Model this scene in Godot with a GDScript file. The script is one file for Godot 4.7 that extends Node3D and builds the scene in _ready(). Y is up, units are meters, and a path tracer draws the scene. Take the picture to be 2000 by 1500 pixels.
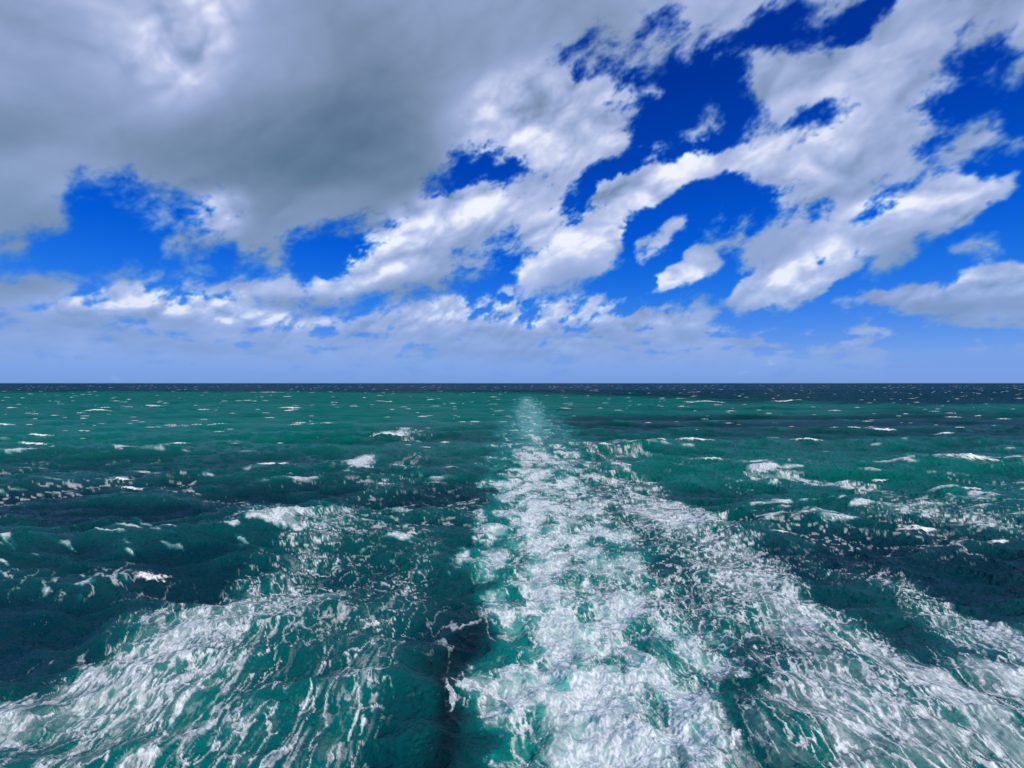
extends Node3D
# An open sea seen from a ship's stern: the wake runs away to the horizon under broken cumulus.

const EYE := 25.0                 # height of the eye above the mean water level
const SKY_W := 4096
const SKY_H := 2048
const FOC := 977.0                # directions of the clouds are noted as tangents times this

# ------------------------------------------------------------------ small maths
func ss(a: float, b: float, x: float) -> float:
	var t := clampf((x - a) / (b - a), 0.0, 1.0)
	return t * t * (3.0 - 2.0 * t)

func table(t: PackedVector2Array, x: float) -> float:
	if x <= t[0].x:
		return t[0].y
	for i in range(1, t.size()):
		if x < t[i].x:
			return lerpf(t[i - 1].y, t[i].y, (x - t[i - 1].x) / (t[i].x - t[i - 1].x))
	return t[t.size() - 1].y

func noise(sd: int, freq: float, octaves: int, ridged := false, warp := 0.0, warp_freq := 0.0) -> FastNoiseLite:
	var n := FastNoiseLite.new()
	n.seed = sd
	n.noise_type = FastNoiseLite.TYPE_SIMPLEX_SMOOTH if not ridged else FastNoiseLite.TYPE_SIMPLEX
	n.frequency = freq
	n.fractal_type = FastNoiseLite.FRACTAL_RIDGED if ridged else FastNoiseLite.FRACTAL_FBM
	if octaves == 1:
		n.fractal_type = FastNoiseLite.FRACTAL_NONE
	n.fractal_octaves = octaves
	n.fractal_gain = 0.5
	if warp > 0.0:
		n.domain_warp_enabled = true
		n.domain_warp_type = FastNoiseLite.DOMAIN_WARP_SIMPLEX
		n.domain_warp_amplitude = warp
		n.domain_warp_frequency = warp_freq
		n.domain_warp_fractal_type = FastNoiseLite.DOMAIN_WARP_FRACTAL_PROGRESSIVE
		n.domain_warp_fractal_octaves = 3
	return n

func in_threads(task: Callable, n: int) -> void:
	WorkerThreadPool.wait_for_group_task_completion(WorkerThreadPool.add_group_task(task, n, -1, true))

# ------------------------------------------------------------------ the sky
# Outlines of the cloud banks by their direction (right and down of the point 1000, 748 straight ahead on the horizon): softness, outline
var banks := [
	[46.0, [-340, -500, 1290, -500, 1282, 0, 1255, 55, 1215, 92, 1180, 105, 1195, 130, 1240, 165, 1278, 172, 1235, 200, 1262, 258, 1190, 302, 1120, 300, 1075, 325, 1095, 345, 1085, 400, 1040, 445, 985, 478, 960, 505, 880, 540, 800, 562, 740, 590, 640, 606, 560, 612, 470, 602, 450, 575, 490, 543, 560, 533, 640, 548, 690, 513, 755, 490, 785, 445, 690, 458, 600, 466, 560, 500, 510, 510, 470, 478, 390, 478, 325, 462, 350, 430, 385, 410, 395, 390, 340, 345, 310, 350, 235, 385, 165, 392, 150, 445, 95, 440, 60, 482, 0, 492, -340, 500]],
	[26.0, [-340, 535, 20, 528, 70, 520, 130, 522, 172, 545, 150, 580, 100, 602, -340, 640]],
	[54.0, [108, 585, 150, 566, 220, 560, 330, 568, 400, 556, 450, 578, 640, 606, 760, 590, 820, 576, 900, 582, 1000, 600, 1100, 602, 1200, 588, 1260, 600, 1340, 592, 1400, 606, 1470, 650, 1540, 680, 1690, 700, 1700, 790, -340, 790, -340, 612, 60, 606]],
	[24.0, [1008, 572, 1016, 520, 1040, 490, 1075, 458, 1120, 430, 1130, 400, 1170, 350, 1220, 330, 1290, 303, 1350, 292, 1400, 308, 1440, 286, 1500, 290, 1500, 335, 1430, 335, 1400, 372, 1330, 384, 1290, 412, 1240, 424, 1200, 452, 1190, 502, 1120, 542, 1080, 570, 1035, 584]],
	[16.0, [1213, 500, 1225, 472, 1280, 455, 1330, 430, 1392, 414, 1372, 450, 1310, 472, 1260, 492, 1235, 512]],
	[58.0, [1296, -500, 1278, 40, 1262, 100, 1300, 112, 1340, 104, 1365, 122, 1400, 110, 1432, 112, 1445, 142, 1480, 160, 1482, 208, 1520, 222, 1560, 200, 1620, 210, 1668, 180, 1692, 200, 1640, 232, 1590, 236, 1555, 252, 1525, 275, 1480, 290, 1470, 335, 1490, 378, 1600, 368, 1650, 388, 1760, 352, 1772, 330, 1842, 272, 1795, 258, 1822, 212, 1802, 185, 1870, 162, 1900, 140, 1925, 158, 2000, 122, 2340, 60, 2340, -500]],
	[34.0, [1418, 432, 1450, 400, 1492, 404, 1485, 432, 1560, 420, 1640, 400, 1700, 402, 1750, 380, 1810, 352, 1850, 364, 1900, 380, 1962, 366, 1972, 388, 1905, 432, 1800, 472, 1785, 500, 1722, 545, 1675, 552, 1690, 502, 1600, 512, 1500, 522, 1430, 524, 1408, 472]],
	[16.0, [1392, 604, 1415, 572, 1432, 552, 1480, 525, 1520, 510, 1552, 488, 1592, 504, 1640, 498, 1682, 498, 1690, 522, 1640, 552, 1580, 577, 1530, 602, 1480, 597, 1425, 614]],
	[14.0, [1242, 572, 1265, 555, 1276, 525, 1320, 500, 1350, 508, 1380, 480, 1412, 468, 1402, 512, 1362, 532, 1330, 552, 1282, 570]],
	[22.0, [1635, 592, 1700, 575, 1780, 564, 1850, 568, 1900, 530, 1940, 518, 2000, 530, 2340, 510, 2340, 660, 2000, 648, 1900, 632, 1820, 612, 1720, 598]],
	[30.0, [1308, 232, 1340, 212, 1372, 186, 1364, 232, 1336, 258]],
	[30.0, [1838, 312, 1900, 290, 1970, 268, 1984, 284, 1920, 312, 1860, 322]],
	[22.0, [1600, 668, 1690, 646, 1712, 632, 1744, 650, 1700, 684]],
	[13.0, [1840, 668, 1912, 650, 1952, 658, 1905, 684]],
	[28.0, [1890, 490, 1930, 462, 1985, 446, 1975, 470, 1925, 500]],
	[12.0, [965, 572, 985, 548, 1012, 545, 1005, 575]],
]
# Clear gaps in them
var gaps := [
	[44.0, [852, 340, 880, 318, 945, 322, 975, 342, 905, 358]],
	[44.0, [1108, 122, 1160, 108, 1172, 132, 1132, 146]],
	[44.0, [1490, 70, 1555, 32, 1640, 24, 1722, -12, 1740, 15, 1665, 60, 1612, 84, 1535, 78]],
	[44.0, [1560, 195, 1640, 178, 1670, 190, 1600, 222]],
	[44.0, [1232, 70, 1262, -5, 1290, -40, 1272, 70]],
]
# How bright the clouds are: place, reach, turn, brightness, weight
var tones := [
	[150, 60, 300, 110, 0, 0.52, 1.0], [330, 70, 90, 120, 25, 0.95, 2.4], [240, 60, 110, 60, 0, 0.72, 1.2], [250, 20, 120, 40, 0, 0.72, 1.0], [130, 215, 240, 70, 0, 0.32, 1.3], [180, 265, 240, 40, 8, 0.22, 1.2], [560, 130, 150, 80, 0, 0.42, 1.0],
	[780, 90, 200, 90, 0, 0.40, 1.0], [1050, 60, 200, 70, 0, 0.46, 1.0], [690, 240, 230, 85, -8, 0.14, 2.2], [640, 320, 200, 50, 0, 0.22, 1.4], [430, 270, 160, 70, 0, 0.24, 1.0], [80, 330, 170, 60, 0, 0.42, 1.0], [70, 430, 90, 60, 0, 0.26, 1.0],
	[900, 150, 120, 60, -30, 0.36, 0.8], [1010, 225, 120, 80, -10, 1.0, 3.0], [1120, 220, 140, 80, 0, 0.74, 1.6], [960, 300, 150, 50, 0, 0.70, 1.2], [1050, 370, 90, 40, 0, 0.66, 1.0],
	[640, 410, 150, 60, 0, 0.36, 1.2], [445, 415, 45, 32, 0, 0.86, 2.6], [480, 480, 90, 30, 0, 0.40, 1.0], [860, 425, 110, 42, -18, 1.0, 3.4], [770, 500, 90, 32, -25, 0.98, 2.4], [700, 530, 70, 26, -25, 0.90, 2.0], [880, 500, 110, 34, -20, 0.62, 2.0], [760, 575, 130, 22, -12, 0.25, 2.4], [540, 562, 70, 24, -6, 0.80, 2.0], [600, 600, 130, 18, 4, 0.24, 2.2],
	[60, 560, 160, 40, 0, 0.42, 1.4], [300, 590, 190, 24, 2, 1.0, 2.2], [560, 622, 200, 20, 4, 0.98, 2.0], [930, 608, 240, 28, 2, 1.0, 2.4], [1230, 612, 140, 28, 0, 0.80, 1.6], [300, 645, 300, 26, 0, 0.50, 1.4], [700, 668, 500, 34, 0, 0.54, 1.6], [1200, 668, 300, 30, 0, 0.60, 1.4],
	[1060, 500, 60, 50, -40, 0.80, 1.8], [1150, 440, 70, 50, -30, 0.98, 2.2], [1260, 350, 120, 45, -20, 0.90, 2.0], [1100, 540, 70, 28, -25, 0.44, 1.8], [1400, 330, 80, 40, 0, 0.76, 1.4], [1300, 460, 70, 30, -20, 0.66, 1.2],
	[1400, 40, 130, 60, 0, 0.62, 1.2], [1560, 150, 130, 60, 0, 0.66, 1.2], [1800, 60, 220, 70, -10, 0.70, 1.4], [1900, 20, 200, 60, 0, 0.62, 1.0], [1690, 130, 120, 50, -20, 0.80, 1.4], [1700, 260, 130, 60, -30, 0.72, 1.4], [1600, 320, 140, 50, -15, 0.80, 1.6], [1740, 330, 90, 40, 0, 0.58, 1.0],
	[1500, 470, 100, 40, 0, 0.52, 1.4], [1650, 455, 110, 30, 0, 0.74, 1.6], [1820, 395, 100, 35, -14, 0.90, 2.0], [1740, 500, 80, 40, -30, 0.52, 1.4], [1560, 530, 100, 34, -20, 1.0, 3.0], [1480, 580, 80, 22, -20, 0.66, 1.6], [1310, 525, 60, 30, -25, 0.92, 2.0], [1390, 610, 90, 22, 0, 0.46, 1.6],
	[1935, 545, 80, 22, -6, 0.92, 2.2], [1780, 578, 90, 16, 0, 0.80, 1.4], [1930, 610, 140, 28, 0, 0.46, 1.8], [1700, 660, 60, 22, 0, 0.68, 1.0],
]
var gx0 := -336.0
var gy0 := -500.0
var gstep := 8.0
var gw := 336
var gh := 162
var grid_rows := []
var cover_grid := PackedFloat32Array()
var tone_grid := PackedFloat32Array()
var bank_boxes := []
var n_warp: FastNoiseLite
var n_warp2: FastNoiseLite
var n_edge: FastNoiseLite
var n_puff: FastNoiseLite
var n_far: FastNoiseLite
var n_veil: FastNoiseLite
var sky_parts := []

func outline(a: Array) -> PackedVector2Array:
	var p := PackedVector2Array()
	for i in range(0, a.size(), 2):
		p.append(Vector2(a[i], a[i + 1]))
	return p

func inside_by(p: Vector2, poly: PackedVector2Array) -> float:
	var best := 1e12
	var odd := false
	var b := poly[poly.size() - 1]
	for a in poly:
		var e := b - a
		var q := p - a
		var t := clampf(q.dot(e) / e.length_squared(), 0.0, 1.0)
		best = minf(best, (q - e * t).length_squared())
		if (a.y > p.y) != (b.y > p.y) and p.x < (b.x - a.x) * (p.y - a.y) / (b.y - a.y) + a.x:
			odd = not odd
		b = a
	return sqrt(best) if odd else -sqrt(best)

func grid_row(r: int) -> void:
	var cov := PackedFloat32Array()
	var ton := PackedFloat32Array()
	cov.resize(gw)
	ton.resize(gw)
	for c in gw:
		var p := Vector2(gx0 + c * gstep, gy0 + r * gstep)
		var d := -3.0
		for k in bank_boxes:
			var box: Rect2 = k[0]
			if box.has_point(p):
				var s := inside_by(p, k[1]) / float(k[2])
				if k[3]:
					d = maxf(d, minf(s, 2.2 if float(k[2]) == 46.0 else 1.15))
				else:
					d = minf(d, -s)
		cov[c] = clampf(d, -3.0, 2.2)
		var sum := 0.62 * 0.12
		var wgt := 0.12
		for t in tones:
			var q := (p - Vector2(t[0], t[1])).rotated(-deg_to_rad(t[4])) / Vector2(t[2], t[3])
			var l := q.length_squared()
			if l < 5.0:
				var w := exp(-l * 1.3) * float(t[6])
				sum += w * float(t[5])
				wgt += w
		ton[c] = sum / wgt
	grid_rows[r] = [cov, ton]

func look(g: PackedFloat32Array, x: float, y: float) -> float:
	var fx := clampf((x - gx0) / gstep, 0.0, gw - 1.01)
	var fy := clampf((y - gy0) / gstep, 0.0, gh - 1.01)
	var i := int(fx)
	var j := int(fy)
	fx -= i
	fy -= j
	var k := j * gw + i
	return lerpf(lerpf(g[k], g[k + 1], fx), lerpf(g[k + gw], g[k + gw + 1], fx), fy)

var air_keys := [[0.0, Color(0.475, 0.62, 0.885)], [0.045, Color(0.47, 0.635, 0.905)], [0.10, Color(0.30, 0.55, 0.92)], [0.17, Color(0.135, 0.46, 0.90)], [0.26, Color(0.015, 0.355, 0.84)], [0.38, Color(0.0, 0.265, 0.71)], [0.5, Color(0.0, 0.20, 0.60)], [1.0, Color(0.0, 0.14, 0.48)]]
var cloud_keys := [[0.0, Color(0.36, 0.45, 0.54)], [0.25, Color(0.50, 0.575, 0.675)], [0.5, Color(0.62, 0.685, 0.83)], [0.75, Color(0.765, 0.80, 0.925)], [1.0, Color(0.97, 0.975, 1.0)]]

func ramp(keys: Array, x: float) -> Color:
	for i in range(1, keys.size()):
		if x < keys[i][0]:
			var a: Color = keys[i - 1][1]
			return a.lerp(keys[i][1], clampf((x - float(keys[i - 1][0])) / (float(keys[i][0]) - float(keys[i - 1][0])), 0.0, 1.0))
	return keys[keys.size() - 1][1]

func mixed(n: FastNoiseLite, p: Vector3, lo: float) -> float:
	if lo >= 1.0:
		return n.get_noise_3dv(p)
	var far := n.get_noise_3dv(p * 2.6)
	return far if lo <= 0.0 else lerpf(far, n.get_noise_3dv(p), lo)

func sky_color(az: float, el: float) -> Color:
	var dy := sin(el)
	var hyp := cos(el)
	var dx := sin(az) * hyp
	var dz := cos(az) * hyp     # forward
	if dy < 0.0:
		return Color(0.30, 0.42, 0.56)
	var air := ramp(air_keys, dy)
	# billows are smaller towards the horizon, where the clouds are farther away
	var p := Vector3((dx * 0.90 + dy * 0.43) * 0.72, (dy * 0.90 - dx * 0.43) * 1.30, dz)   # drawn out along the wind
	var lo := ss(0.03, 0.26, dy)
	var wx := mixed(n_warp, p, lo)
	var wy := mixed(n_warp, p + Vector3(31.7, 8.0, -12.3), lo)
	var px := 0.0
	var py := 0.0
	var m := 0.0
	if dz > 0.05:
		px = 1000.0 + dx / dz * FOC
		py = 748.0 - dy / dz * FOC
		m = ss(-330.0, -200.0, px) * ss(2330.0, 2200.0, px) * ss(-490.0, -330.0, py)
	var d := 0.0
	var tone := 0.0
	var amp := lerpf(0.28, 0.85, lo)        # the reach of the warping shrinks with distance as well
	if m > 0.0:
		var sx := px + wx * 95.0 * amp
		var sy := py + wy * 55.0 * amp
		d = look(cover_grid, sx, sy)
		tone = look(tone_grid, px + wx * 60.0 * amp, py + wy * 34.0 * amp)
	if m < 1.0:
		var f := n_far.get_noise_2d(dx / (dy + 0.2), dz / (dy + 0.2))
		d = lerpf(f * 5.0 + 0.5, d, m)
		tone = lerpf(clampf(0.62 - f * 0.5, 0.2, 0.9), tone, m)
	var q := p + Vector3(wx, wy, wx) * lerpf(0.012, 0.03, lo)
	var e := mixed(n_edge, q, lo)
	e += n_veil.get_noise_3d(dx * 3.4, dy * 15.0, dz * 3.4) * 0.9 * (1.0 - ss(0.05, 0.16, dy))
	var crisp := 0.0
	if m > 0.0:
		crisp = ss(0.45, 0.95, tone)             # sunlit heaps show their billows, the dark base is smooth
	var a := ss(lerpf(-0.60, -0.30, crisp), lerpf(0.85, 0.28, crisp), d + e * 2.5)
	if a <= 0.002:
		return air
	var b0 := -mixed(n_puff, q, lo)
	var b1 := -mixed(n_puff, q + Vector3(0.010, 0.026, 0.0) * lerpf(0.45, 1.0, lo), lo)
	tone = tone * 0.90 - 0.01
	tone += (b0 - b1) * (0.08 + 0.62 * crisp) + b0 * (0.03 + 0.16 * crisp) + 0.05 * crisp - 0.02 + (n_veil.get_noise_3d(p.x, p.y, p.z) * 0.18 + n_veil.get_noise_3d(dx * 3.0, dy * 11.0, dz * 3.0) * 0.30 * (1.0 - ss(0.04, 0.2, dy))) + e * 0.10 * crisp
	var c := ramp(cloud_keys, clampf(tone, 0.0, 1.0))
	var haze := exp(-dy / 0.095)
	c = c.lerp(air.lerp(Color(0.51, 0.655, 0.90), ss(0.0, 0.04, dy)), clampf(haze * 1.35, 0.0, 0.97) * (1.0 - 0.55 * ss(0.75, 1.0, tone)))
	return air.lerp(c, a * (0.97 - 0.05 * (1.0 - tone)))

func sky_band(r: int, w: int, h: int, c0: int, c1: int, r0: int) -> void:
	var bytes := PackedByteArray()
	bytes.resize((c1 - c0) * 3)
	var el := (0.5 - (r + r0 + 0.5) / h) * PI
	for c in range(c0, c1):
		var k := sky_color(((c + 0.5) / w - 0.5) * TAU, el)
		var i := (c - c0) * 3
		bytes[i] = clampi(roundi(k.r * 255.0), 0, 255)
		bytes[i + 1] = clampi(roundi(k.g * 255.0), 0, 255)
		bytes[i + 2] = clampi(roundi(k.b * 255.0), 0, 255)
	sky_parts[r] = bytes

func sky_image(w: int, h: int, c0: int, c1: int, r0: int, r1: int) -> Image:
	sky_parts.clear()
	sky_parts.resize(r1 - r0)
	in_threads(sky_band.bind(w, h, c0, c1, r0), r1 - r0)
	var all := PackedByteArray()
	for p in sky_parts:
		all.append_array(p)
	return Image.create_from_data(c1 - c0, r1 - r0, false, Image.FORMAT_RGB8, all)

func make_sky() -> ImageTexture:
	n_warp = noise(11, 3.6, 4)
	n_edge = noise(23, 6.0, 6)
	n_edge.fractal_gain = 0.68
	n_puff = noise(37, 3.4, 5, true)
	n_puff.fractal_gain = 0.5
	n_far = noise(41, 0.55, 4)
	n_veil = noise(53, 2.6, 4)
	for k in banks + gaps:
		var p := outline(k[1])
		var box := Rect2(p[0], Vector2.ZERO)
		for q in p:
			box = box.expand(q)
		bank_boxes.append([box.grow(float(k[0]) * 3.0), p, k[0], bank_boxes.size() < banks.size()])
	grid_rows.resize(gh)
	in_threads(grid_row, gh)
	for r in gh:
		cover_grid.append_array(grid_rows[r][0])
		tone_grid.append_array(grid_rows[r][1])
	var im := sky_image(1024, 512, 0, 1024, 0, 512)
	im.resize(SKY_W, SKY_H, Image.INTERPOLATE_CUBIC)
	var c0 := SKY_W / 2 - 700
	var r0 := SKY_H / 2 - 530
	var fine := sky_image(SKY_W, SKY_H, c0, SKY_W - c0, r0, SKY_H / 2 + 2)
	im.blit_rect(fine, Rect2i(0, 0, fine.get_width(), fine.get_height()), Vector2i(c0, r0))
	var turned := Image.create(SKY_W, SKY_H, false, Image.FORMAT_RGB8)      # a panorama's first column looks along -z
	turned.blit_rect(im, Rect2i(SKY_W / 2, 0, SKY_W / 2, SKY_H), Vector2i.ZERO)
	turned.blit_rect(im, Rect2i(0, 0, SKY_W / 2, SKY_H), Vector2i(SKY_W / 2, 0))
	return ImageTexture.create_from_image(turned)

# ------------------------------------------------------------------ the sea
# x runs to the right, d is the distance astern (the scene's -z)
var waves := []                    # [kx, kd, phase, amplitude, length, sharpness]
var row_d := PackedFloat32Array()
var row_step := PackedFloat32Array()
var col_t := PackedFloat32Array()
var rows_out := []
var sea_y := PackedFloat32Array()
var n_sets: FastNoiseLite
var n_chop: FastNoiseLite
var n_churn: FastNoiseLite
var n_lace: FastNoiseLite
var n_fine: FastNoiseLite
var n_soft: FastNoiseLite
var n_patch: FastNoiseLite
var n_streak: FastNoiseLite
var n_wob: FastNoiseLite
var n_water: FastNoiseLite
var t_left := PackedVector2Array([Vector2(30, -2.0), Vector2(40, -4.0), Vector2(54, -6.0), Vector2(97, -8.0), Vector2(160, -8.5), Vector2(245, -10.0), Vector2(470, -8.0), Vector2(760, 0.0), Vector2(1500, 18.0)])
var t_right := PackedVector2Array([Vector2(30, 15.5), Vector2(45, 18.0), Vector2(97, 20.0), Vector2(160, 25.0), Vector2(245, 31.0), Vector2(470, 38.0), Vector2(760, 41.0), Vector2(1500, 44.0)])
var t_core := PackedVector2Array([Vector2(30, 5.2), Vector2(45, 4.6), Vector2(61, 5.0), Vector2(97, 4.2), Vector2(160, 6.0), Vector2(300, 12.0), Vector2(500, 17.0), Vector2(900, 24.0)])
var t_thread := PackedVector2Array([Vector2(30, -10.0), Vector2(36, -10.8), Vector2(41, -11.6), Vector2(47, -14.2), Vector2(55, -14.6), Vector2(61, -13.6), Vector2(75, -15.0), Vector2(90, -15.6), Vector2(110, -17.0)])

# broad pale patches in the washes: place, reach, strength
var patches := [
	[-40.0, 90.0, 9.0, 9.0, 1.0], [-32.0, 84.0, 8.0, 8.0, 0.7], [-23.0, 59.0, 7.0, 5.0, 0.8], [-27.0, 52.0, 5.0, 5.0, 0.6], [-33.0, 43.0, 5.0, 8.0, 1.0], [-29.0, 38.0, 7.0, 5.0, 0.9], [-22.0, 36.0, 5.0, 4.0, 0.6], [-38.0, 36.0, 5.0, 4.0, 0.7], [-36.0, 52.0, 4.0, 8.0, 0.55], [-11.0, 37.0, 1.6, 5.0, 0.5],
	[-48.0, 160.0, 9.0, 16.0, 0.9], [-35.0, 150.0, 10.0, 14.0, 0.5], [-55.0, 250.0, 10.0, 20.0, 0.9], [-44.0, 225.0, 10.0, 16.0, 0.5],
	[27.5, 97.0, 7.0, 12.0, 0.9], [30.0, 56.0, 4.5, 7.0, 0.9], [33.0, 48.0, 4.0, 8.0, 0.7], [33.5, 38.0, 4.0, 7.0, 1.0], [26.0, 40.0, 5.0, 6.0, 0.5], [40.0, 40.0, 5.0, 7.0, 0.8], [46.0, 46.0, 4.0, 8.0, 0.7], [40.0, 176.0, 12.0, 20.0, 0.6], [72.0, 130.0, 14.0, 9.0, 0.75], [84.0, 122.0, 9.0, 7.0, 0.6], [74.0, 94.0, 10.0, 7.0, 0.6], [84.0, 88.0, 8.0, 5.0, 0.6], [48.0, 62.0, 3.0, 9.0, 0.5], [42.0, 68.0, 2.5, 9.0, 0.45],
]

func patch_at(x: float, d: float) -> float:
	var best := 0.0
	for p in patches:
		var u: float = (x - float(p[0])) / float(p[2])
		var v: float = (d - float(p[1])) / float(p[3])
		var l := u * u + v * v
		if l < 4.0:
			best = maxf(best, float(p[4]) * exp(-1.2 * l))
	return best

func make_waves() -> void:
	var rng := RandomNumberGenerator.new()
	rng.seed = 71
	for i in 26:
		var length := 58.0 * pow(0.035, i / 25.0) * rng.randf_range(0.9, 1.1)
		var turn := rng.randfn(0.0, 0.36)
		var k := TAU / length
		var steep := 0.048 if length > 9.0 else 0.046
		waves.append([k * sin(turn), k * cos(turn), rng.randf() * TAU, steep * length / TAU, length, 0.25])
	# crests that spread from the hull on either side
	waves.append([TAU / 16.0 * 0.78, TAU / 16.0 * 0.62, 1.0, 0.16, 16.0, 0.3])
	waves.append([-TAU / 13.0 * 0.70, TAU / 13.0 * 0.71, 2.0, 0.13, 13.0, 0.3])

func calm(x: float, d: float) -> float:
	# how far the propeller wash has flattened the wind waves
	var l := table(t_left, d)
	var r := table(t_right, d)
	return ss(l - 3.0, l + 2.0, x) * ss(r + 3.0, r - 2.0, x) * ss(900.0, 150.0, d)

func sea_height(x: float, d: float, step: float) -> float:
	var sets := 0.85 + 0.75 * n_sets.get_noise_2d(x, d)
	var h := 0.0
	for w in waves:
		var fade := ss(1.6, 3.6, float(w[4]) / step)
		if fade > 0.0:
			var p: float = w[0] * x + w[1] * d + w[2]
			h += float(w[3]) * fade * (sin(p) - float(w[5]) * cos(2.0 * p))
	h *= sets
	var grain := ss(9.0, 1.5, step)
	if grain > 0.0:
		h += (n_chop.get_noise_2d(x * 0.62 + d * 0.22, d) + 0.3) * 0.75 * grain * (0.6 + 0.4 * sets)
	if d < 500.0:
		var c := calm(x, d)
		if c > 0.0:
			var churn := n_churn.get_noise_2d(x, d) * 0.85 * ss(400.0, 60.0, d)
			h = lerpf(h, h * 0.45 + churn + 0.15, c)
	return h

func height_row(r: int) -> void:
	var out := PackedFloat32Array()
	out.resize(col_t.size())
	var d := row_d[r]
	var half := half_width(d)
	var step := maxf(row_step[r], half * 2.0 / 1248.0)
	for c in col_t.size():
		if absf(col_t[c]) > 1.001 or d < 0.0 or d > 6000.0:
			out[c] = 0.0
		else:
			out[c] = sea_height(col_t[c] * half, d, step)
	rows_out[r] = out

func half_width(d: float) -> float:
	return 1.07 * maxf(d, 12.0) + 4.0

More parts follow.
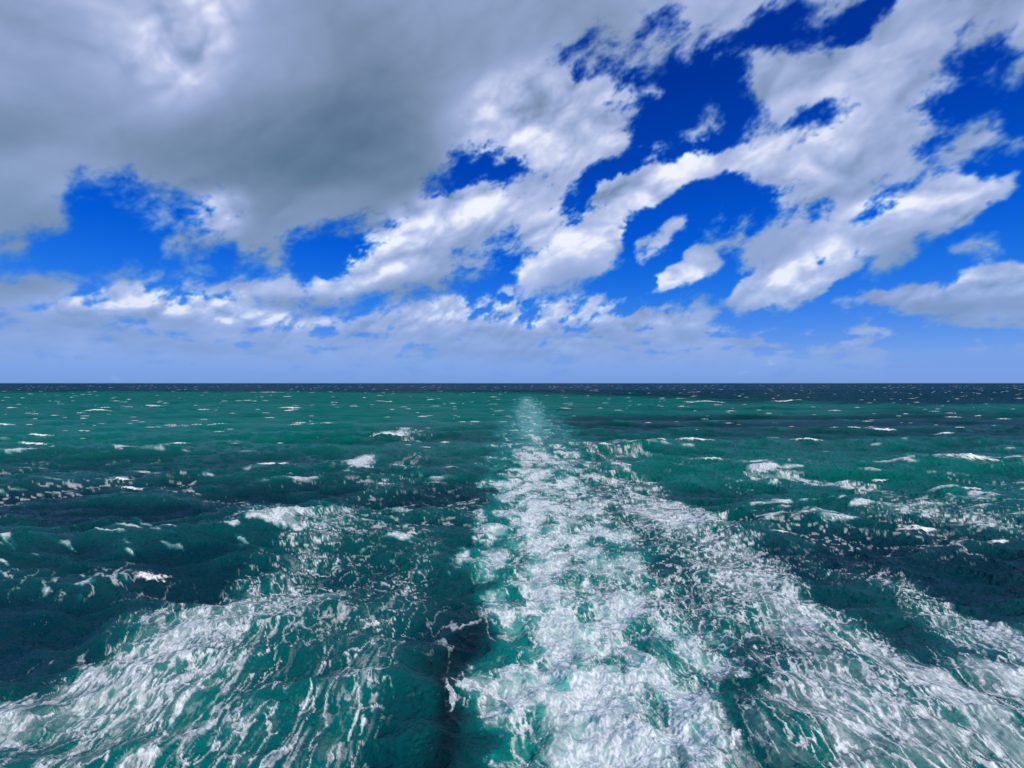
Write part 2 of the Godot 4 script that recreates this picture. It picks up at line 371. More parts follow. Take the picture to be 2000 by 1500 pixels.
# how much foam lies at a place (0..1), and how much air is beaten into the water under it
func foam_at(x: float, d: float, h: float) -> Vector2:
	var wob := n_wob.get_noise_2d(x, d)
	var wob2 := n_wob.get_noise_2d(x + 517.0, d - 233.0)
	var mid := n_patch.get_noise_2d(x * 2.2 + 60.0, d * 1.6)
	var kind := ss(-0.22, 0.22, n_patch.get_noise_2d(x * 1.2 + 500.0, d * 0.8))          # here a fine net, there open swirls and films
	var coarse_x := lerpf(1.0, 0.16, ss(32.0, 120.0, d))
	var coarse := lerpf(1.0, 0.42, ss(45.0, 260.0, d))            # far off only the larger webs of foam are still told apart
	var l := table(t_left, d) + wob * (4.0 + d * 0.025) + mid * (2.4 + d * 0.015)
	var r := table(t_right, d) + wob2 * (4.0 + d * 0.03) + mid * (3.0 + d * 0.02)
	var core := table(t_core, d) + wob * 3.0 + mid * 1.2
	var far := ss(70.0, 270.0, d)
	var inside := ss(l - 0.8 - d * 0.012, l + 1.6 + d * 0.022, x) * ss(r + 4.0 + d * 0.02, r - 3.0 - d * 0.02, x)
	var cover := 0.0
	var air := 0.0
	var a := 0.0
	if inside > 0.0:
		var width := 2.9 + d * 0.018
		var spine := exp(-pow((x - core) / width, 2.0))
		var flank := lerpf(0.46, 0.64, ss(core - 2.0, core + 2.0, x))
		cover = maxf(flank, lerpf(flank, 1.08, spine))
		var boil := n_churn.get_noise_2d(x * 0.9 + 230.0, d * 0.62 + 50.0)        # upwellings of clear water between the froth
		cover *= lerpf(0.28 + 1.15 * ss(-0.30, 0.22, boil), 0.85 + 0.35 * boil, spine * 0.75) * (1.0 + 0.5 * n_patch.get_noise_2d(x * 1.7, d * 0.9 + 90.0))
		cover = cover * lerpf(1.0, 0.26, far) * ss(1500.0, 500.0, d) * inside
		var wx := n_churn.get_noise_2d(x + 40.0, d)
		var wd := n_churn.get_noise_2d(x - 77.0, d + 31.0)
		var thin := ss(core + 1.0, core + 5.0, x)                 # milky churn on the left, fine lace on the right
		var qx := (x + d * 0.10 + wx * 1.2) * coarse_x
		var qd := d * lerpf(0.68, 1.0, ss(50.0, 140.0, d)) * coarse + wd * 1.8 * coarse
		var nl := n_lace.get_noise_2d(qx, qd)
		var nf := n_fine.get_noise_2d(qx, qd)
		var lace := 1.0 - minf(absf(nl) * 2.5, 1.0)
		var fine := 1.0 - minf(absf(nf) * 2.5, 1.0)
		var line := maxf(thread(nl, 0.035 + 0.15 * cover * cover) * ss(0.1, 0.4, cover), thread(nf, 0.075 + 0.17 * cover * cover) * ss(0.15, 0.75, cover) * lerpf(0.25, 1.0, kind))
		var n := 0.5 + 0.5 * wx
		var milk := ss(0.90 - cover * 0.62, 1.22 - cover * 0.62, n + 0.18 * fine + 0.06) * maxf(lerpf(0.55, 0.32, thin), 1.0 * spine * (1.0 - far)) * (0.45 + 0.55 * maxf(lace, fine * 0.8))
		a = clampf(line * 0.95 + milk * (1.0 - line), 0.0, 1.0) * ss(0.0, 0.25, cover)
		air = maxf(air, inside * ss(1700.0, 500.0, d) * clampf(0.30 + 0.62 * maxf(cover, spine * 0.75 * (0.75 + 0.8 * mid)) + 0.25 * wd, 0.0, 1.0))
		air = maxf(air, inside * ss(110.0, 260.0, d) * ss(1500.0, 600.0, d) * clampf(0.50 + 0.42 * spine + 0.35 * mid + 0.15 * wx, 0.0, 0.95))
	# the wash along both sides of the hull's track
	var side := 0.0
	if d < 330.0:
		if x < core:
			side = ss(-41.5 + wob * 6.0 + mid * 2.0, -35.0 + wob * 6.0 + mid * 2.0, x) * ss(-7.0 + wob * 2.0, -13.0 + wob * 2.0, x)
			side *= lerpf(lerpf(0.66, 0.46, ss(38.0, 60.0, d)), 0.9, exp(-pow((x + 32.0 + wob * 5.0) / 5.5, 2.0))) * lerpf(1.0, 0.62, ss(50.0, 100.0, d))
		else:
			side = ss(39.0 + wob2 * 6.0 + mid * 2.0, 33.0 + wob2 * 6.0 + mid * 2.0, x) * ss(core, core + 4.0, x)
			side *= lerpf(0.66, 0.95, exp(-pow((x - 30.0 - wob * 4.0) / 5.0, 2.0)))
			side *= 1.0 - 0.55 * exp(-pow((x - r - 1.5) / 2.2, 2.0)) * ss(52.0, 40.0, d)
			var outer := exp(-pow((x - 45.0 - wob * 6.0) / 5.0, 2.0)) * ss(90.0, 50.0, d) * 0.72
			side = maxf(side, outer)
		side *= ss(300.0, 70.0, d)
		var patch := patch_at(x + wob * 4.0, d + wob2 * d * 0.09)
		side = maxf(side, patch)
		if side > 0.01:
			var blot := 0.5 + 0.62 * n_patch.get_noise_2d(x, d * 0.55)
			var cov := side * clampf((0.36 if x > core else 0.22) + blot * 0.72 + patch * 0.5, 0.0, 1.25)
			var swx := n_churn.get_noise_2d(x * 1.3 - 40.0, d * 0.6)
			var swd := n_churn.get_noise_2d(x * 1.3 + 91.0, d * 0.6 + 17.0)
			var ux := (x * 1.25 + d * 0.06 * signf(x) + swx * 1.0) * coarse_x
			var ud := (d * lerpf(0.46, 0.9, ss(40.0, 130.0, d)) + swd * 0.9) * coarse
			var sn := n_streak.get_noise_2d(ux, ud)
			var fn := n_fine.get_noise_2d(ux, ud)
			var sl := 1.0 - minf(absf(sn) * 2.5, 1.0)
			var c2 := cov * cov
			var line2 := maxf(thread(sn, 0.035 + 0.12 * c2) * ss(0.08, 0.45, cov), thread(fn, 0.07 + 0.13 * c2) * ss(0.2, 0.8, cov) * lerpf(0.2, 1.0, kind))
			line2 = maxf(line2, thread(n_streak.get_noise_2d(ux * 0.9 + 60.0, ud * 0.3), 0.05 + 0.06 * c2) * ss(0.2, 0.7, cov) * (1.0 - 0.6 * kind))
			var milk2 := ss(0.45, 1.05, cov + 0.35 * swx) * (0.35 + 0.65 * sl)
			a = maxf(a, clampf(line2 * 0.92 + milk2 * lerpf(0.62, 0.26, kind) * (1.0 - line2), 0.0, 1.0) * ss(0.0, 0.2, side))
			air = maxf(air, side * (0.14 + 0.26 * blot + 0.30 * patch))
	# a thin line of foam where the left wash meets the clear strip
	if d < 120.0:
		var off := absf(x - table(t_thread, d) - wob * 2.6 - n_churn.get_noise_2d(x + 9.0, d) * 0.9)
		var line := exp(-pow(off / 0.55, 2.0)) * (0.55 + 0.45 * n_patch.get_noise_2d(9.0, d * 2.0)) * ss(120.0, 80.0, d)
		if line > 0.02:
			a = maxf(a, ss(0.35, 0.75, line * (0.4 + 0.8 * thread(n_fine.get_noise_2d(x, d), 0.3))) * 0.9)
	# wind-blown streaks on the open water, and foam where its crests break
	if inside < 0.5:
		if d < 190.0:
			var s := n_streak.get_noise_2d(x * lerpf(0.6, 0.16, ss(40.0, 120.0, d)) + 300.0, d * lerpf(0.2, 0.5, ss(40.0, 120.0, d)) + x * 0.10)
			var gate := ss(0.0, 0.5, n_patch.get_noise_2d(x * 0.5 - 300.0, d * 0.5))
			a = maxf(a, thread(s, 0.07 * gate) * gate * 0.5 * ss(190.0, 110.0, d))
		if d > 55.0 and d < 340.0:
			var wl := n_lace.get_noise_2d(x * 1.1 * coarse_x, d * 0.6 * coarse)
			var top := h * 0.55 + 1.9 * n_patch.get_noise_2d(x * 1.5 * coarse_x / 0.4 + 700.0, d * 2.2) + 0.45 * thread(wl, 0.25)
			a = maxf(a, ss(1.55, 2.15, top) * (0.30 + 0.65 * thread(wl, 0.30)) * ss(250.0, 160.0, d))
			air = maxf(air, 0.5 * ss(1.0, 2.2, top))
	a = minf(a * 1.45, 1.0)
	return Vector2(a, air)

func thread(n: float, w: float) -> float:
	# foam gathers in threads along the lines where the noise is nought
	return 1.0 - ss(w * 0.35, w, absf(n))

func water_color(x: float, d: float, air: float, h: float) -> Color:
	# sunlit teal bands and cloud-shaded dark water, painted into the sea's colour
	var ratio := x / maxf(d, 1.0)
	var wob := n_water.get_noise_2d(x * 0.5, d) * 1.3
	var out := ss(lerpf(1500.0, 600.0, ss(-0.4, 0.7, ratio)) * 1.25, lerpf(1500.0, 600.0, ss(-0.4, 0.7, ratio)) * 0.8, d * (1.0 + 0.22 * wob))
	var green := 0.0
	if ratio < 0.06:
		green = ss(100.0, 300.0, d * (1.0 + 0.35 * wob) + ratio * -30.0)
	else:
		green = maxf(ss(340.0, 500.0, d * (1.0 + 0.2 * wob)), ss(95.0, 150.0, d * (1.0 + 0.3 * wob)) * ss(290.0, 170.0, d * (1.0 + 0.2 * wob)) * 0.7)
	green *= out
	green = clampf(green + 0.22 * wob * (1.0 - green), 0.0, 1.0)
	var crest := clampf(0.5 + h * 0.35, 0.0, 1.0)                    # lit crests and shaded troughs, painted into the colour by wave height
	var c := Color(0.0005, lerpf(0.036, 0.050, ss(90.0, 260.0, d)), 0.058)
	c = c.lerp(Color(0.0010, 0.058, 0.084), (1.0 - out))  # cloud shadow and sky reflection near the horizon, painted as navy
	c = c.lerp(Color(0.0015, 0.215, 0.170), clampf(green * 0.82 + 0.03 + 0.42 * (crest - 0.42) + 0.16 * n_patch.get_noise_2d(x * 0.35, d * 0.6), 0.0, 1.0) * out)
	c = c.lerp(Color(0.0015, 0.225, 0.200), ss(0.02, 0.42, air) * 0.85)
	c = c.lerp(Color(0.16, 0.54, 0.49), ss(0.42, 0.95, air) * 0.85)
	# the strip of clear water beside the wake, where nothing has been stirred up
	var eddy := n_patch.get_noise_2d(x * 2.0, d * 1.4)
	var clear := exp(-pow((x + 4.4 + wob * 1.0 + eddy * 2.4) / (2.2 + eddy), 2.0)) * ss(66.0, 40.0, d + eddy * 14.0)
	c = c.lerp(Color(0.0004, 0.012, 0.021), clear * 0.88)
	return c

func color_row(r: int) -> void:
	var n := col_t.size()
	var d := row_d[r]
	var half := half_width(d)
	var pos := PackedVector3Array()
	var nor := PackedVector3Array()
	var col := PackedColorArray()
	var foam := PackedFloat32Array()
	var uv := PackedVector2Array()
	pos.resize(n)
	nor.resize(n)
	col.resize(n)
	foam.resize(n)
	uv.resize(n)
	var up := maxi(r - 1, 0)
	var down := mini(r + 1, row_d.size() - 1)
	for c in n:
		var x := col_t[c] * half
		var k := r * n + c
		pos[c] = Vector3(x, sea_y[k], -d)
		uv[c] = Vector2(x, d) * 0.06
		if c > 0 and c < n - 1:
			var hw_u := half_width(row_d[up])
			var hw_d := half_width(row_d[down])
			var p_l := Vector3(col_t[c - 1] * half, sea_y[k - 1], -d)
			var p_r := Vector3(col_t[c + 1] * half, sea_y[k + 1], -d)
			var p_u := Vector3(col_t[c] * hw_u, sea_y[up * n + c], -row_d[up])
			var p_d := Vector3(col_t[c] * hw_d, sea_y[down * n + c], -row_d[down])
			var v := (p_r - p_l).cross(p_d - p_u).normalized()
			nor[c] = v if v.y > 0.0 else -v
		else:
			nor[c] = Vector3.UP
		var f := Vector2.ZERO
		if d > 8.0 and d < 1800.0 and absf(col_t[c]) < 1.001:
			f = foam_at(x, d, sea_y[k])
		foam[c] = f.x if f.x > 0.02 else 0.0
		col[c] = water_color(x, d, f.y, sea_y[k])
	rows_out[r] = [pos, nor, col, foam, uv]

func zone(x: float, d: float) -> int:
	if x > table(t_left, d) - 4.0 and x < table(t_right, d) + 1.0:
		return 0
	if d < 330.0 and x < 0.0 and x > -46.0:
		return 1
	if d < 330.0 and x > 0.0 and x < 54.0:
		return 2
	return 3

var water_ends := [55.0, 85.0, 130.0, 210.0, 330.0, 600.0, 1e9]
var water_mats := []
var foam_mat: StandardMaterial3D
var cap_mat: StandardMaterial3D

func make_materials() -> void:
	var ripple := noise(301, 0.011, 6)
	ripple.fractal_gain = 0.62
	var nt := NoiseTexture2D.new()
	nt.width = 1024
	nt.height = 1024
	nt.seamless = true
	nt.as_normal_map = true
	nt.bump_strength = 9.0
	nt.noise = ripple
	# the farther off, the more of the waves' slopes is too fine to be built, and the less the surface mirrors
	for k in water_ends.size():
		var w := StandardMaterial3D.new()
		w.resource_name = "sea_water"
		w.vertex_color_use_as_albedo = true
		w.roughness = 0.12 + 0.035 * k
		w.metallic_specular = [0.20, 0.17, 0.14, 0.10, 0.07, 0.05, 0.04][k]
		w.normal_enabled = true
		w.normal_texture = nt
		w.normal_scale = 1.5 + 0.7 * k
		water_mats.append(w)
	foam_mat = StandardMaterial3D.new()
	foam_mat.resource_name = "sea_foam"
	foam_mat.vertex_color_use_as_albedo = true
	foam_mat.transparency = BaseMaterial3D.TRANSPARENCY_ALPHA
	foam_mat.roughness = 1.0
	cap_mat = foam_mat.duplicate()
	cap_mat.specular_mode = BaseMaterial3D.SPECULAR_DISABLED
	cap_mat.resource_name = "crest_foam"
	# the net of fine threads that foam breaks up into
	var net := noise(331, 0.011, 5)
	net.fractal_gain = 0.55
	net.domain_warp_enabled = true
	net.domain_warp_amplitude = 26.0
	net.domain_warp_frequency = 0.012
	var grad := Gradient.new()
	grad.offsets = PackedFloat32Array([0.0, 0.34, 0.46, 0.5, 0.54, 0.66, 1.0])
	grad.colors = PackedColorArray([Color(1, 1, 1, 0.45), Color(1, 1, 1, 0.50), Color(1, 1, 1, 0.85), Color(1, 1, 1, 1.0), Color(1, 1, 1, 0.85), Color(1, 1, 1, 0.55), Color(1, 1, 1, 0.85)])
	var net_tex := NoiseTexture2D.new()
	net_tex.width = 2048
	net_tex.height = 2048
	net_tex.seamless = true
	net_tex.noise = net
	net_tex.color_ramp = grad
	foam_mat.albedo_texture = net_tex
	foam_mat.specular_mode = BaseMaterial3D.SPECULAR_DISABLED

func add_mesh(called: String, arrays: Array, mat: Material) -> MeshInstance3D:
	var me := ArrayMesh.new()
	me.add_surface_from_arrays(Mesh.PRIMITIVE_TRIANGLES, arrays)
	me.surface_set_material(0, mat)
	var o := MeshInstance3D.new()
	o.name = called
	o.mesh = me
	add_child(o, true)
	return o

func make_sea() -> void:
	n_sets = noise(101, 0.011, 2)
	n_chop = noise(149, 0.075, 5, true, 3.0, 0.05)
	n_chop.fractal_gain = 0.5
	n_churn = noise(103, 0.17, 4, false, 1.6, 0.35)
	n_lace = noise(107, 0.22, 4, false, 0.8, 0.35)
	n_fine = noise(109, 0.62, 3, false, 0.30, 1.0)
	n_soft = noise(113, 0.09, 3)
	n_patch = noise(127, 0.055, 3)
	n_streak = noise(131, 0.30, 4, false, 0.7, 0.4)
	
	n_wob = noise(137, 0.045, 4)
	n_water = noise(139, 0.006, 5)
	make_waves()
	# rows: close together near the ship, a few metres apart far out
	row_d.append_array(PackedFloat32Array([-3000.0, -400.0, -60.0, 0.0, 8.0]))
	var d := 12.0
	while d < 1800.0:
		row_d.append(d)
		var step := d * d / (EYE * 500.0 * 1.25)
		d += clampf(step, 0.35 if d < 28.0 else 0.05, 6.5)
	while d < 60000.0:
		row_d.append(d)
		d *= 1.09
	row_d.append(60000.0)
	for i in row_d.size():
		row_step.append(row_d[mini(i + 1, row_d.size() - 1)] - row_d[i] if i < row_d.size() - 1 else 5000.0)
	for t in [-40.0, -14.0, -6.0, -3.0, -1.8, -1.3]:
		col_t.append(t)
	for i in 1249:
		col_t.append(-1.0 + i / 624.0)
	for t in [1.3, 1.8, 3.0, 6.0, 14.0, 40.0]:
		col_t.append(t)
	var nr := row_d.size()
	var n := col_t.size()
	rows_out.resize(nr)
	in_threads(height_row, nr)
	for r in nr:
		sea_y.append_array(rows_out[r])
	rows_out.clear()
	rows_out.resize(nr)
	in_threads(color_row, nr)
	var pos := PackedVector3Array()
	var nor := PackedVector3Array()
	var col := PackedColorArray()
	var foam := PackedFloat32Array()
	var uv := PackedVector2Array()
	for r in nr:
		pos.append_array(rows_out[r][0])
		nor.append_array(rows_out[r][1])
		col.append_array(rows_out[r][2])
		foam.append_array(rows_out[r][3])
		uv.append_array(rows_out[r][4])
	rows_out.clear()
	var idx := PackedInt32Array()
	var parts := []
	var part := 0
	var foams := []
	for z in 4:
		foams.append([PackedVector3Array(), PackedVector3Array(), PackedColorArray(), PackedInt32Array(), {}, PackedVector2Array()])
	for r in nr - 1:
		if row_d[r] > float(water_ends[part]):
			parts.append([idx, r])
			idx = PackedInt32Array()
			part += 1
		var w := idx.size()
		idx.resize(w + (n - 1) * 6)
		for c in n - 1:
			var k := r * n + c
			idx[w] = k
			idx[w + 1] = k + n
			idx[w + 2] = k + 1
			idx[w + 3] = k + 1
			idx[w + 4] = k + n
			idx[w + 5] = k + n + 1
			w += 6
			if foam[k] + foam[k + 1] + foam[k + n] + foam[k + n + 1] > 0.06:
				var f: Array = foams[zone(pos[k].x, row_d[r])]
				var known: Dictionary = f[4]
				for q in [k, k + n, k + 1, k + 1, k + n, k + n + 1]:
					var at: int = known.get(q, -1)
					if at < 0:
						at = f[0].size()
						known[q] = at
						f[0].append(pos[q] + Vector3(0, 0.012 + 0.05 * foam[q] + 0.00004 * row_d[r], 0))
						f[1].append(nor[q])
						f[5].append(Vector2(pos[q].x * 0.9 + row_d[r] * 0.1, -pos[q].z * 0.62) / 22.0)
						f[2].append(Color(0.86, 0.93, 0.95, foam[q]))
					f[3].append(at)
	parts.append([idx, nr - 1])
	var me := ArrayMesh.new()
	var from := 0
	for k in parts.size():
		var r0: int = from
		var r1: int = parts[k][1]
		var own: PackedInt32Array = parts[k][0]
		for i in own.size():
			own[i] -= r0 * n
		var arrays := []
		arrays.resize(Mesh.ARRAY_MAX)
		arrays[Mesh.ARRAY_VERTEX] = pos.slice(r0 * n, (r1 + 1) * n)
		arrays[Mesh.ARRAY_NORMAL] = nor.slice(r0 * n, (r1 + 1) * n)
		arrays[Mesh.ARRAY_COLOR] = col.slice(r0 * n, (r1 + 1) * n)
		arrays[Mesh.ARRAY_TEX_UV] = uv.slice(r0 * n, (r1 + 1) * n)
		arrays[Mesh.ARRAY_INDEX] = own
		me.add_surface_from_arrays(Mesh.PRIMITIVE_TRIANGLES, arrays)
		me.surface_set_material(k, water_mats[k])
		from = r1
	var sea := MeshInstance3D.new()
	sea.name = "sea"
	sea.mesh = me
	add_child(sea)
	sea.set_meta("kind", "structure")
	sea.set_meta("label", "choppy blue-green open sea reaching to the horizon")
	var called := ["wake_foam", "wash_foam", "wash_foam", "wind_streak_foam"]
	var labels := ["dense white churned propeller wake running from the foreground to the horizon", "lacy white wash foam left of the churned wake, beyond the dark clear strip", "lacy white wash foam along the right side of the churned wake", "faint thin foam streaks blown across the open water"]
	var tris := 0
	for z in 4:
		var f: Array = foams[z]
		if f[3].is_empty():
			continue
		var fa := []
		fa.resize(Mesh.ARRAY_MAX)
		fa[Mesh.ARRAY_VERTEX] = f[0]
		fa[Mesh.ARRAY_NORMAL] = f[1]
		fa[Mesh.ARRAY_COLOR] = f[2]
		fa[Mesh.ARRAY_TEX_UV] = f[5]
		fa[Mesh.ARRAY_INDEX] = f[3]
		tris += f[3].size() / 3
		var o := add_mesh(called[z] if z != 2 else "wash_foam_001", fa, foam_mat)
		o.set_meta("kind", "stuff")
		o.set_meta("label", labels[z])
		o.set_meta("category", "foam")
	print("sea ", nr, " x ", n, " = ", nr * n * 2, " triangles, foam ", tris)

# ------------------------------------------------------------------ breaking crests
var cap_noise: FastNoiseLite
var cap_count := 0

func step_at(d: float) -> float:
	var s := clampf(d * d / (EYE * 500.0 * 1.15), 0.05, 6.5)
	return maxf(s if d < 1800.0 else d * 0.09, half_width(d) * 2.0 / 1248.0)

func cap_mesh(x: float, d: float, length: float, depth: float, height: float, sd: float, on_sea: bool) -> ArrayMesh:
	# a crest of tumbling foam: steep and thick at its front, thinning out down the back of the wave
	var nx := clampi(int(length * 6.0), 26, 60) if on_sea else 18
	var nd := 14 if on_sea else 7
	var pos := PackedVector3Array()
	var col := PackedColorArray()
	var uv := PackedVector2Array()
	var idx := PackedInt32Array()
	var step := step_at(d)
	var y0 := sea_height(x, d, step) if on_sea else 0.0
	for j in nd + 1:
		var t := j / float(nd)
		for i in nx + 1:
			var s := i / float(nx) * 2.0 - 1.0
			var bend := (0.45 * s * s + 0.35 * cap_noise.get_noise_2d(s * 5.0, sd)) * depth * 0.5
			var lx := s * length * 0.5
			var ld := (t - 0.35) * depth + bend
			var n := cap_noise.get_noise_2d(lx * 2.2 / maxf(length, 5.0) * 5.0 + sd, ld * 9.0 / maxf(depth, 1.5) + sd * 2.0)
			var taper := 1.0 - pow(absf(s), 1.5)
			var prof := ss(0.0, 0.22, t) * (1.0 - ss(0.3, 1.0, t) * 0.92)
			var y := height * prof * taper * (0.75 + 0.6 * n)
			if on_sea:
				y += sea_height(x + lx, d + ld, step) - y0 + 0.03
			else:
				y -= 0.15 * (1.0 - prof * taper)
			pos.append(Vector3(lx, y, -ld))
			var rag := cap_noise.get_noise_2d(lx * 14.0 / maxf(length, 5.0) + sd, ld * 16.0 / maxf(depth, 1.5) - sd)
			var a := ss(0.30, 0.75, taper * prof * 1.05 + n * 0.8 + rag * 0.75) * ss(0.0, 0.2, taper)
			if j == 0 or j == nd:
				a = 0.0
			col.append(Color(0.90, 0.93, 0.93, a))
	for j in nd:
		for i in nx:
			var k := j * (nx + 1) + i
			idx.append_array([k, k + nx + 1, k + 1, k + 1, k + nx + 1, k + nx + 2])
	var st := SurfaceTool.new()
	st.begin(Mesh.PRIMITIVE_TRIANGLES)
	for i in pos.size():
		st.set_color(col[i])
		st.add_vertex(pos[i])
	for i in idx:
		st.add_index(i)
	st.generate_normals()
	st.set_material(cap_mat)
	return st.commit()

func add_cap(o: MeshInstance3D, at: Vector3, label: String, group: String) -> void:
	o.name = "whitecap" if cap_count == 0 else "whitecap_%03d" % cap_count
	cap_count += 1
	add_child(o, true)
	o.position = at
	o.set_meta("label", label)
	o.set_meta("category", "whitecap")
	if group:
		o.set_meta("group", group)

# place right of the wake's axis, distance astern, length, label
var noted := [
	[-214.0, 235.0, 13.0, "bright breaking crest near the far left edge of the sea, under two paler streaks"],
	[-196.0, 204.0, 10.0, "white crest low at the left edge where green water turns dark"],
	[-300.0, 305.0, 30.0, "long thin white crest line at the left edge on the green water"],
	[-220.0, 490.0, 20.0, "short bright crest standing out in the middle of the left green water"],
	[-660.0, 1350.0, 110.0, "very long thin white crest on the left just below the horizon"],
	[-98.0, 124.0, 4.0, "left one of two small slanting white crests on the dark left water"],
	[-90.0, 122.0, 4.6, "right one of two small slanting white crests on the dark left water"],
	[-46.5, 65.0, 3.6, "small ragged foam crest alone on the dark water left of the wash"],
	[-175.0, 310.0, 14.0, "white crest on the left green water, right of the long thin crest line"],
	[-108.0, 285.0, 9.0, "small white crest halfway between the left edge and the wake"],
	[-58.0, 243.0, 15.0, "white crest with a pale green face at the left fringe of the wake"],
	[-74.0, 160.0, 9.0, "thin pale crest at the outer tip of the left wash"],
	[-360.0, 445.0, 24.0, "white crest streak far left on the green water above the long crest line"],
	[-390.0, 520.0, 20.0, "faint white crest far left between the horizon and the long crest line"],
	[-180.0, 700.0, 26.0, "thin white crest near the horizon left of the wake's far end"],
	[50.0, 490.0, 11.0, "compact round white crest just right of the wake's far end"],
	[155.0, 770.0, 28.0, "bright white crest right of the wake just under the horizon's dark band"],
	[78.0, 218.0, 15.0, "broad ragged white crest on dark water right of the wake"],
	[60.0, 200.0, 4.0, "little white crest left of the broad ragged one, right of the wake"],
	[36.0, 196.0, 6.0, "small curled white crest beside the wake's right fringe"],
	[250.0, 650.0, 46.0, "long bright crest at the upper edge of the right green band"],
	[370.0, 640.0, 40.0, "thin bright crest right of the long one on the right green band"],
	[125.0, 203.0, 12.0, "white crest with a pale tail in the middle of the right water"],
	[64.0, 161.0, 8.0, "oval pale foam crest in front of the broad ragged crest, right of the wake"],
	[178.0, 250.0, 6.0, "short oval white crest left of a long one on the dark right water"],
	[195.0, 252.0, 14.0, "long thin white crest on the dark water at the right"],
	[212.0, 243.0, 8.0, "short white crest at the lower right end of the long thin one"],
	[150.0, 171.0, 12.0, "upper one of two thin parallel crests at the right"],
	[146.0, 165.0, 15.0, "lower one of two thin parallel crests at the right"],
	[105.0, 119.0, 4.6, "compact white crest on the green water at the right"],
	[97.0, 128.0, 3.4, "small pale crest left of the compact one at the right"],
	[69.0, 81.0, 5.0, "ragged white crest in the lower right dark water"],
	[76.0, 79.0, 3.5, "foamy crest cluster at the lower right edge"],
	[35.0, 87.0, 1.8, "tiny upright white crest right of the wash on dark water"],
	[43.5, 78.0, 2.4, "small white lip on a dark wave right of the wash"],
	[33.0, 137.0, 3.0, "short white crest on dark water right of the wake's pale fringe"],
]

func far_place(x: float, d: float) -> Vector3:
	return Vector3(x, sea_height(x, d, step_at(d)) + 0.1, -d)

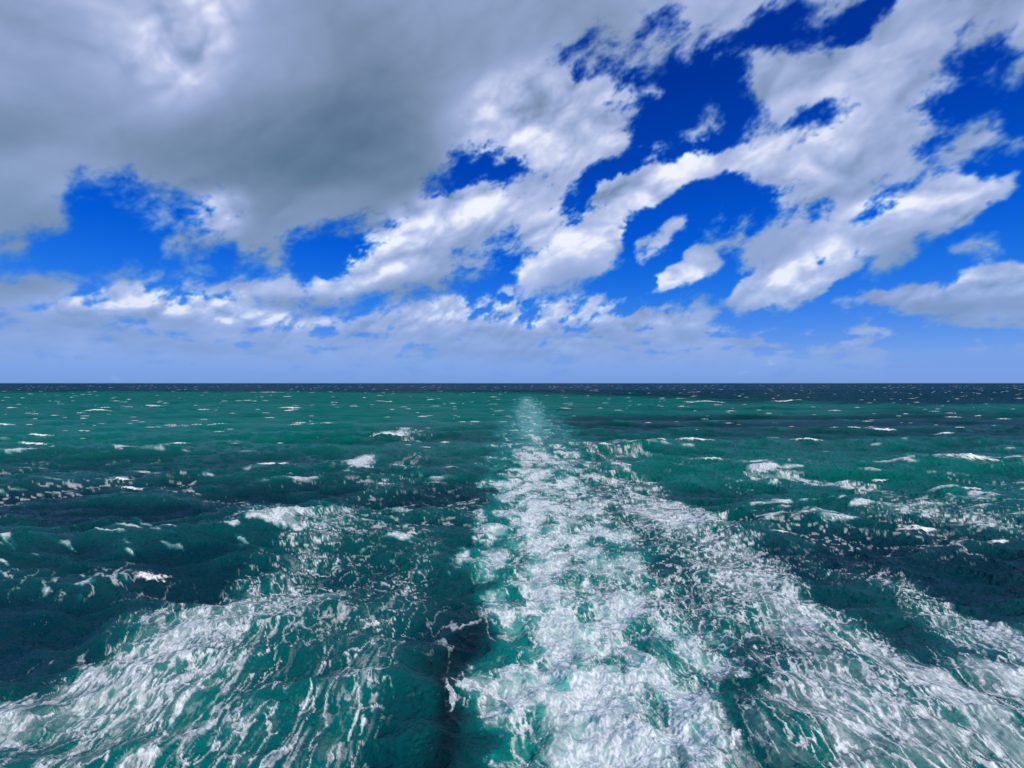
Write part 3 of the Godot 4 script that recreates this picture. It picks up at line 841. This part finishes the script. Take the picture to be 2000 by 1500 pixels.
func make_whitecaps() -> void:
	cap_noise = noise(211, 0.5, 3)
	var rng := RandomNumberGenerator.new()
	rng.seed = 5
	for k in noted:
		var x: float = k[0]
		var d: float = k[1]
		if d < 700.0:                              # it breaks where the wave is highest
			var best := -9.0
			var at := d
			for i in 13:
				var dd := d * (0.955 + 0.0075 * i)
				var h := sea_height(x, dd, step_at(dd))
				if h > best:
					best = h
					at = dd
			d = at
		var length: float = float(k[2]) * 1.3
		var o := MeshInstance3D.new()
		o.mesh = cap_mesh(x, d, length, clampf(length * 0.42, 0.9, 9.0), 0.14 + 0.028 * length if length < 30.0 else 1.1, rng.randf() * 50.0, d < 1000.0)
		add_cap(o, Vector3(x, sea_height(x, d, step_at(d)), -d), k[3], "")
	var kinds := []
	for i in 6:
		kinds.append(cap_mesh(0.0, 500.0, 6.0, 2.4, 0.55, 3.0 + i * 7.7, false))
	var places := []
	var tries := 0
	while places.size() < 258 and tries < 9000:
		tries += 1
		var d := 190.0 * pow(11.0, rng.randf())
		var x := rng.randf_range(-1.12, 1.12) * d
		if x > table(t_left, d) - 6.0 and x < table(t_right, d) + 4.0:
			continue
		var right := x > 0.0
		var chance := 0.25
		if (not right and d > 190.0) or (right and d > 330.0):
			chance = 1.0
		chance *= 0.06 + 1.1 * ss(-0.10, 0.25, n_wob.get_noise_2d(x * 0.22, d * 0.3))         # they come in flocks
		if rng.randf() > chance:
			continue
		places.append(Vector2(x, d))
	for p: Vector2 in places:
		var o := MeshInstance3D.new()
		o.mesh = kinds[rng.randi() % 6]
		var size := rng.randf_range(0.4, 1.25) * (0.55 + p.y / 900.0)
		o.scale = Vector3(size * rng.randf_range(1.0, 2.3), minf(size, 1.3), size * rng.randf_range(0.7, 1.1))
		o.rotation.y = rng.randfn(0.0, 0.22)
		var side := "left" if p.x < 0.0 else "right"
		var out := absf(p.x) / p.y
		var wide := o.scale.x * 6.0 / p.y * 500.0
		var size_word := "broad" if wide > 17.0 else "middling" if wide > 10.0 else "small" if wide > 6.0 else "tiny"
		var across := "hard %s of the wake" % side if out < 0.22 else "a little %s of the wake" % side if out < 0.45 else "midway to the %s edge" % side if out < 0.72 else "near the %s edge" % side
		var depth := "just under the horizon" if p.y > 1250.0 else "on the farthest green water" if p.y > 800.0 else "on the far water" if p.y > 520.0 else "in the middle distance" if p.y > 330.0 else "on the nearer water"
		var lean := "level" if absf(o.rotation.y) < 0.12 else "left-leaning" if o.rotation.y > 0.0 else "right-leaning"
		var label := "%s %s white crest %s, %s" % [size_word, lean, depth, across]
		add_cap(o, Vector3(p.x, sea_height(p.x, p.y, step_at(p.y)) + 0.05, -p.y), label, "small whitecaps %s of the wake" % side)
	var mm := MultiMesh.new()
	mm.transform_format = MultiMesh.TRANSFORM_3D
	mm.mesh = kinds[2]
	mm.instance_count = 760
	for i in 760:
		var d := 260.0 * pow(24.0, rng.randf())
		var across := rng.randf_range(-1.12, 1.12) * d
		for again in 6:
			if n_wob.get_noise_2d(across * 0.22, d * 0.3) > 0.02 or d > 2500.0:
				break
			d = 260.0 * pow(24.0, rng.randf())
			across = rng.randf_range(-1.12, 1.12) * d
		var size := rng.randf_range(0.35, 1.1) * (0.55 + d / 2200.0)
		mm.set_instance_transform(i, Transform3D(Basis.from_scale(Vector3(size * rng.randf_range(1.2, 2.8), minf(size, 2.0), size)), far_place(across, d)))
	var far_caps := MultiMeshInstance3D.new()
	far_caps.name = "distant_whitecaps"
	far_caps.multimesh = mm
	add_child(far_caps, true)
	far_caps.set_meta("kind", "stuff")
	far_caps.set_meta("label", "tiny white crests speckling the dark water along the horizon")
	far_caps.set_meta("category", "whitecaps")

func _ready() -> void:
	var cam := Camera3D.new()
	cam.name = "camera"
	cam.fov = 75.0
	cam.near = 0.5
	cam.far = 120000.0
	cam.position = Vector3(0, EYE, 0)
	cam.rotation_degrees.x = -0.1
	add_child(cam)
	var t0 := Time.get_ticks_msec()
	var env := Environment.new()
	env.background_mode = Environment.BG_SKY
	var sm := PanoramaSkyMaterial.new()
	sm.panorama = make_sky()
	var sky := Sky.new()
	sky.sky_material = sm
	env.sky = sky
	env.tonemap_mode = Environment.TONE_MAPPER_LINEAR
	env.tonemap_exposure = 1.0
	env.sdfgi_enabled = true
	env.ssao_enabled = true
	env.ssil_enabled = true
	var we := WorldEnvironment.new()
	we.name = "world_environment"
	we.environment = env
	add_child(we)
	var sun := DirectionalLight3D.new()
	sun.name = "sun"
	sun.light_energy = 0.95
	sun.light_color = Color(1.0, 0.96, 0.9)
	sun.light_angular_distance = 0.5
	sun.shadow_enabled = true
	sun.rotation_degrees = Vector3(-40, 32, 0)     # behind the right shoulder
	add_child(sun)
	print("sky ", Time.get_ticks_msec() - t0)
	make_materials()
	make_sea()
	make_whitecaps()
	print("sea ", Time.get_ticks_msec() - t0)
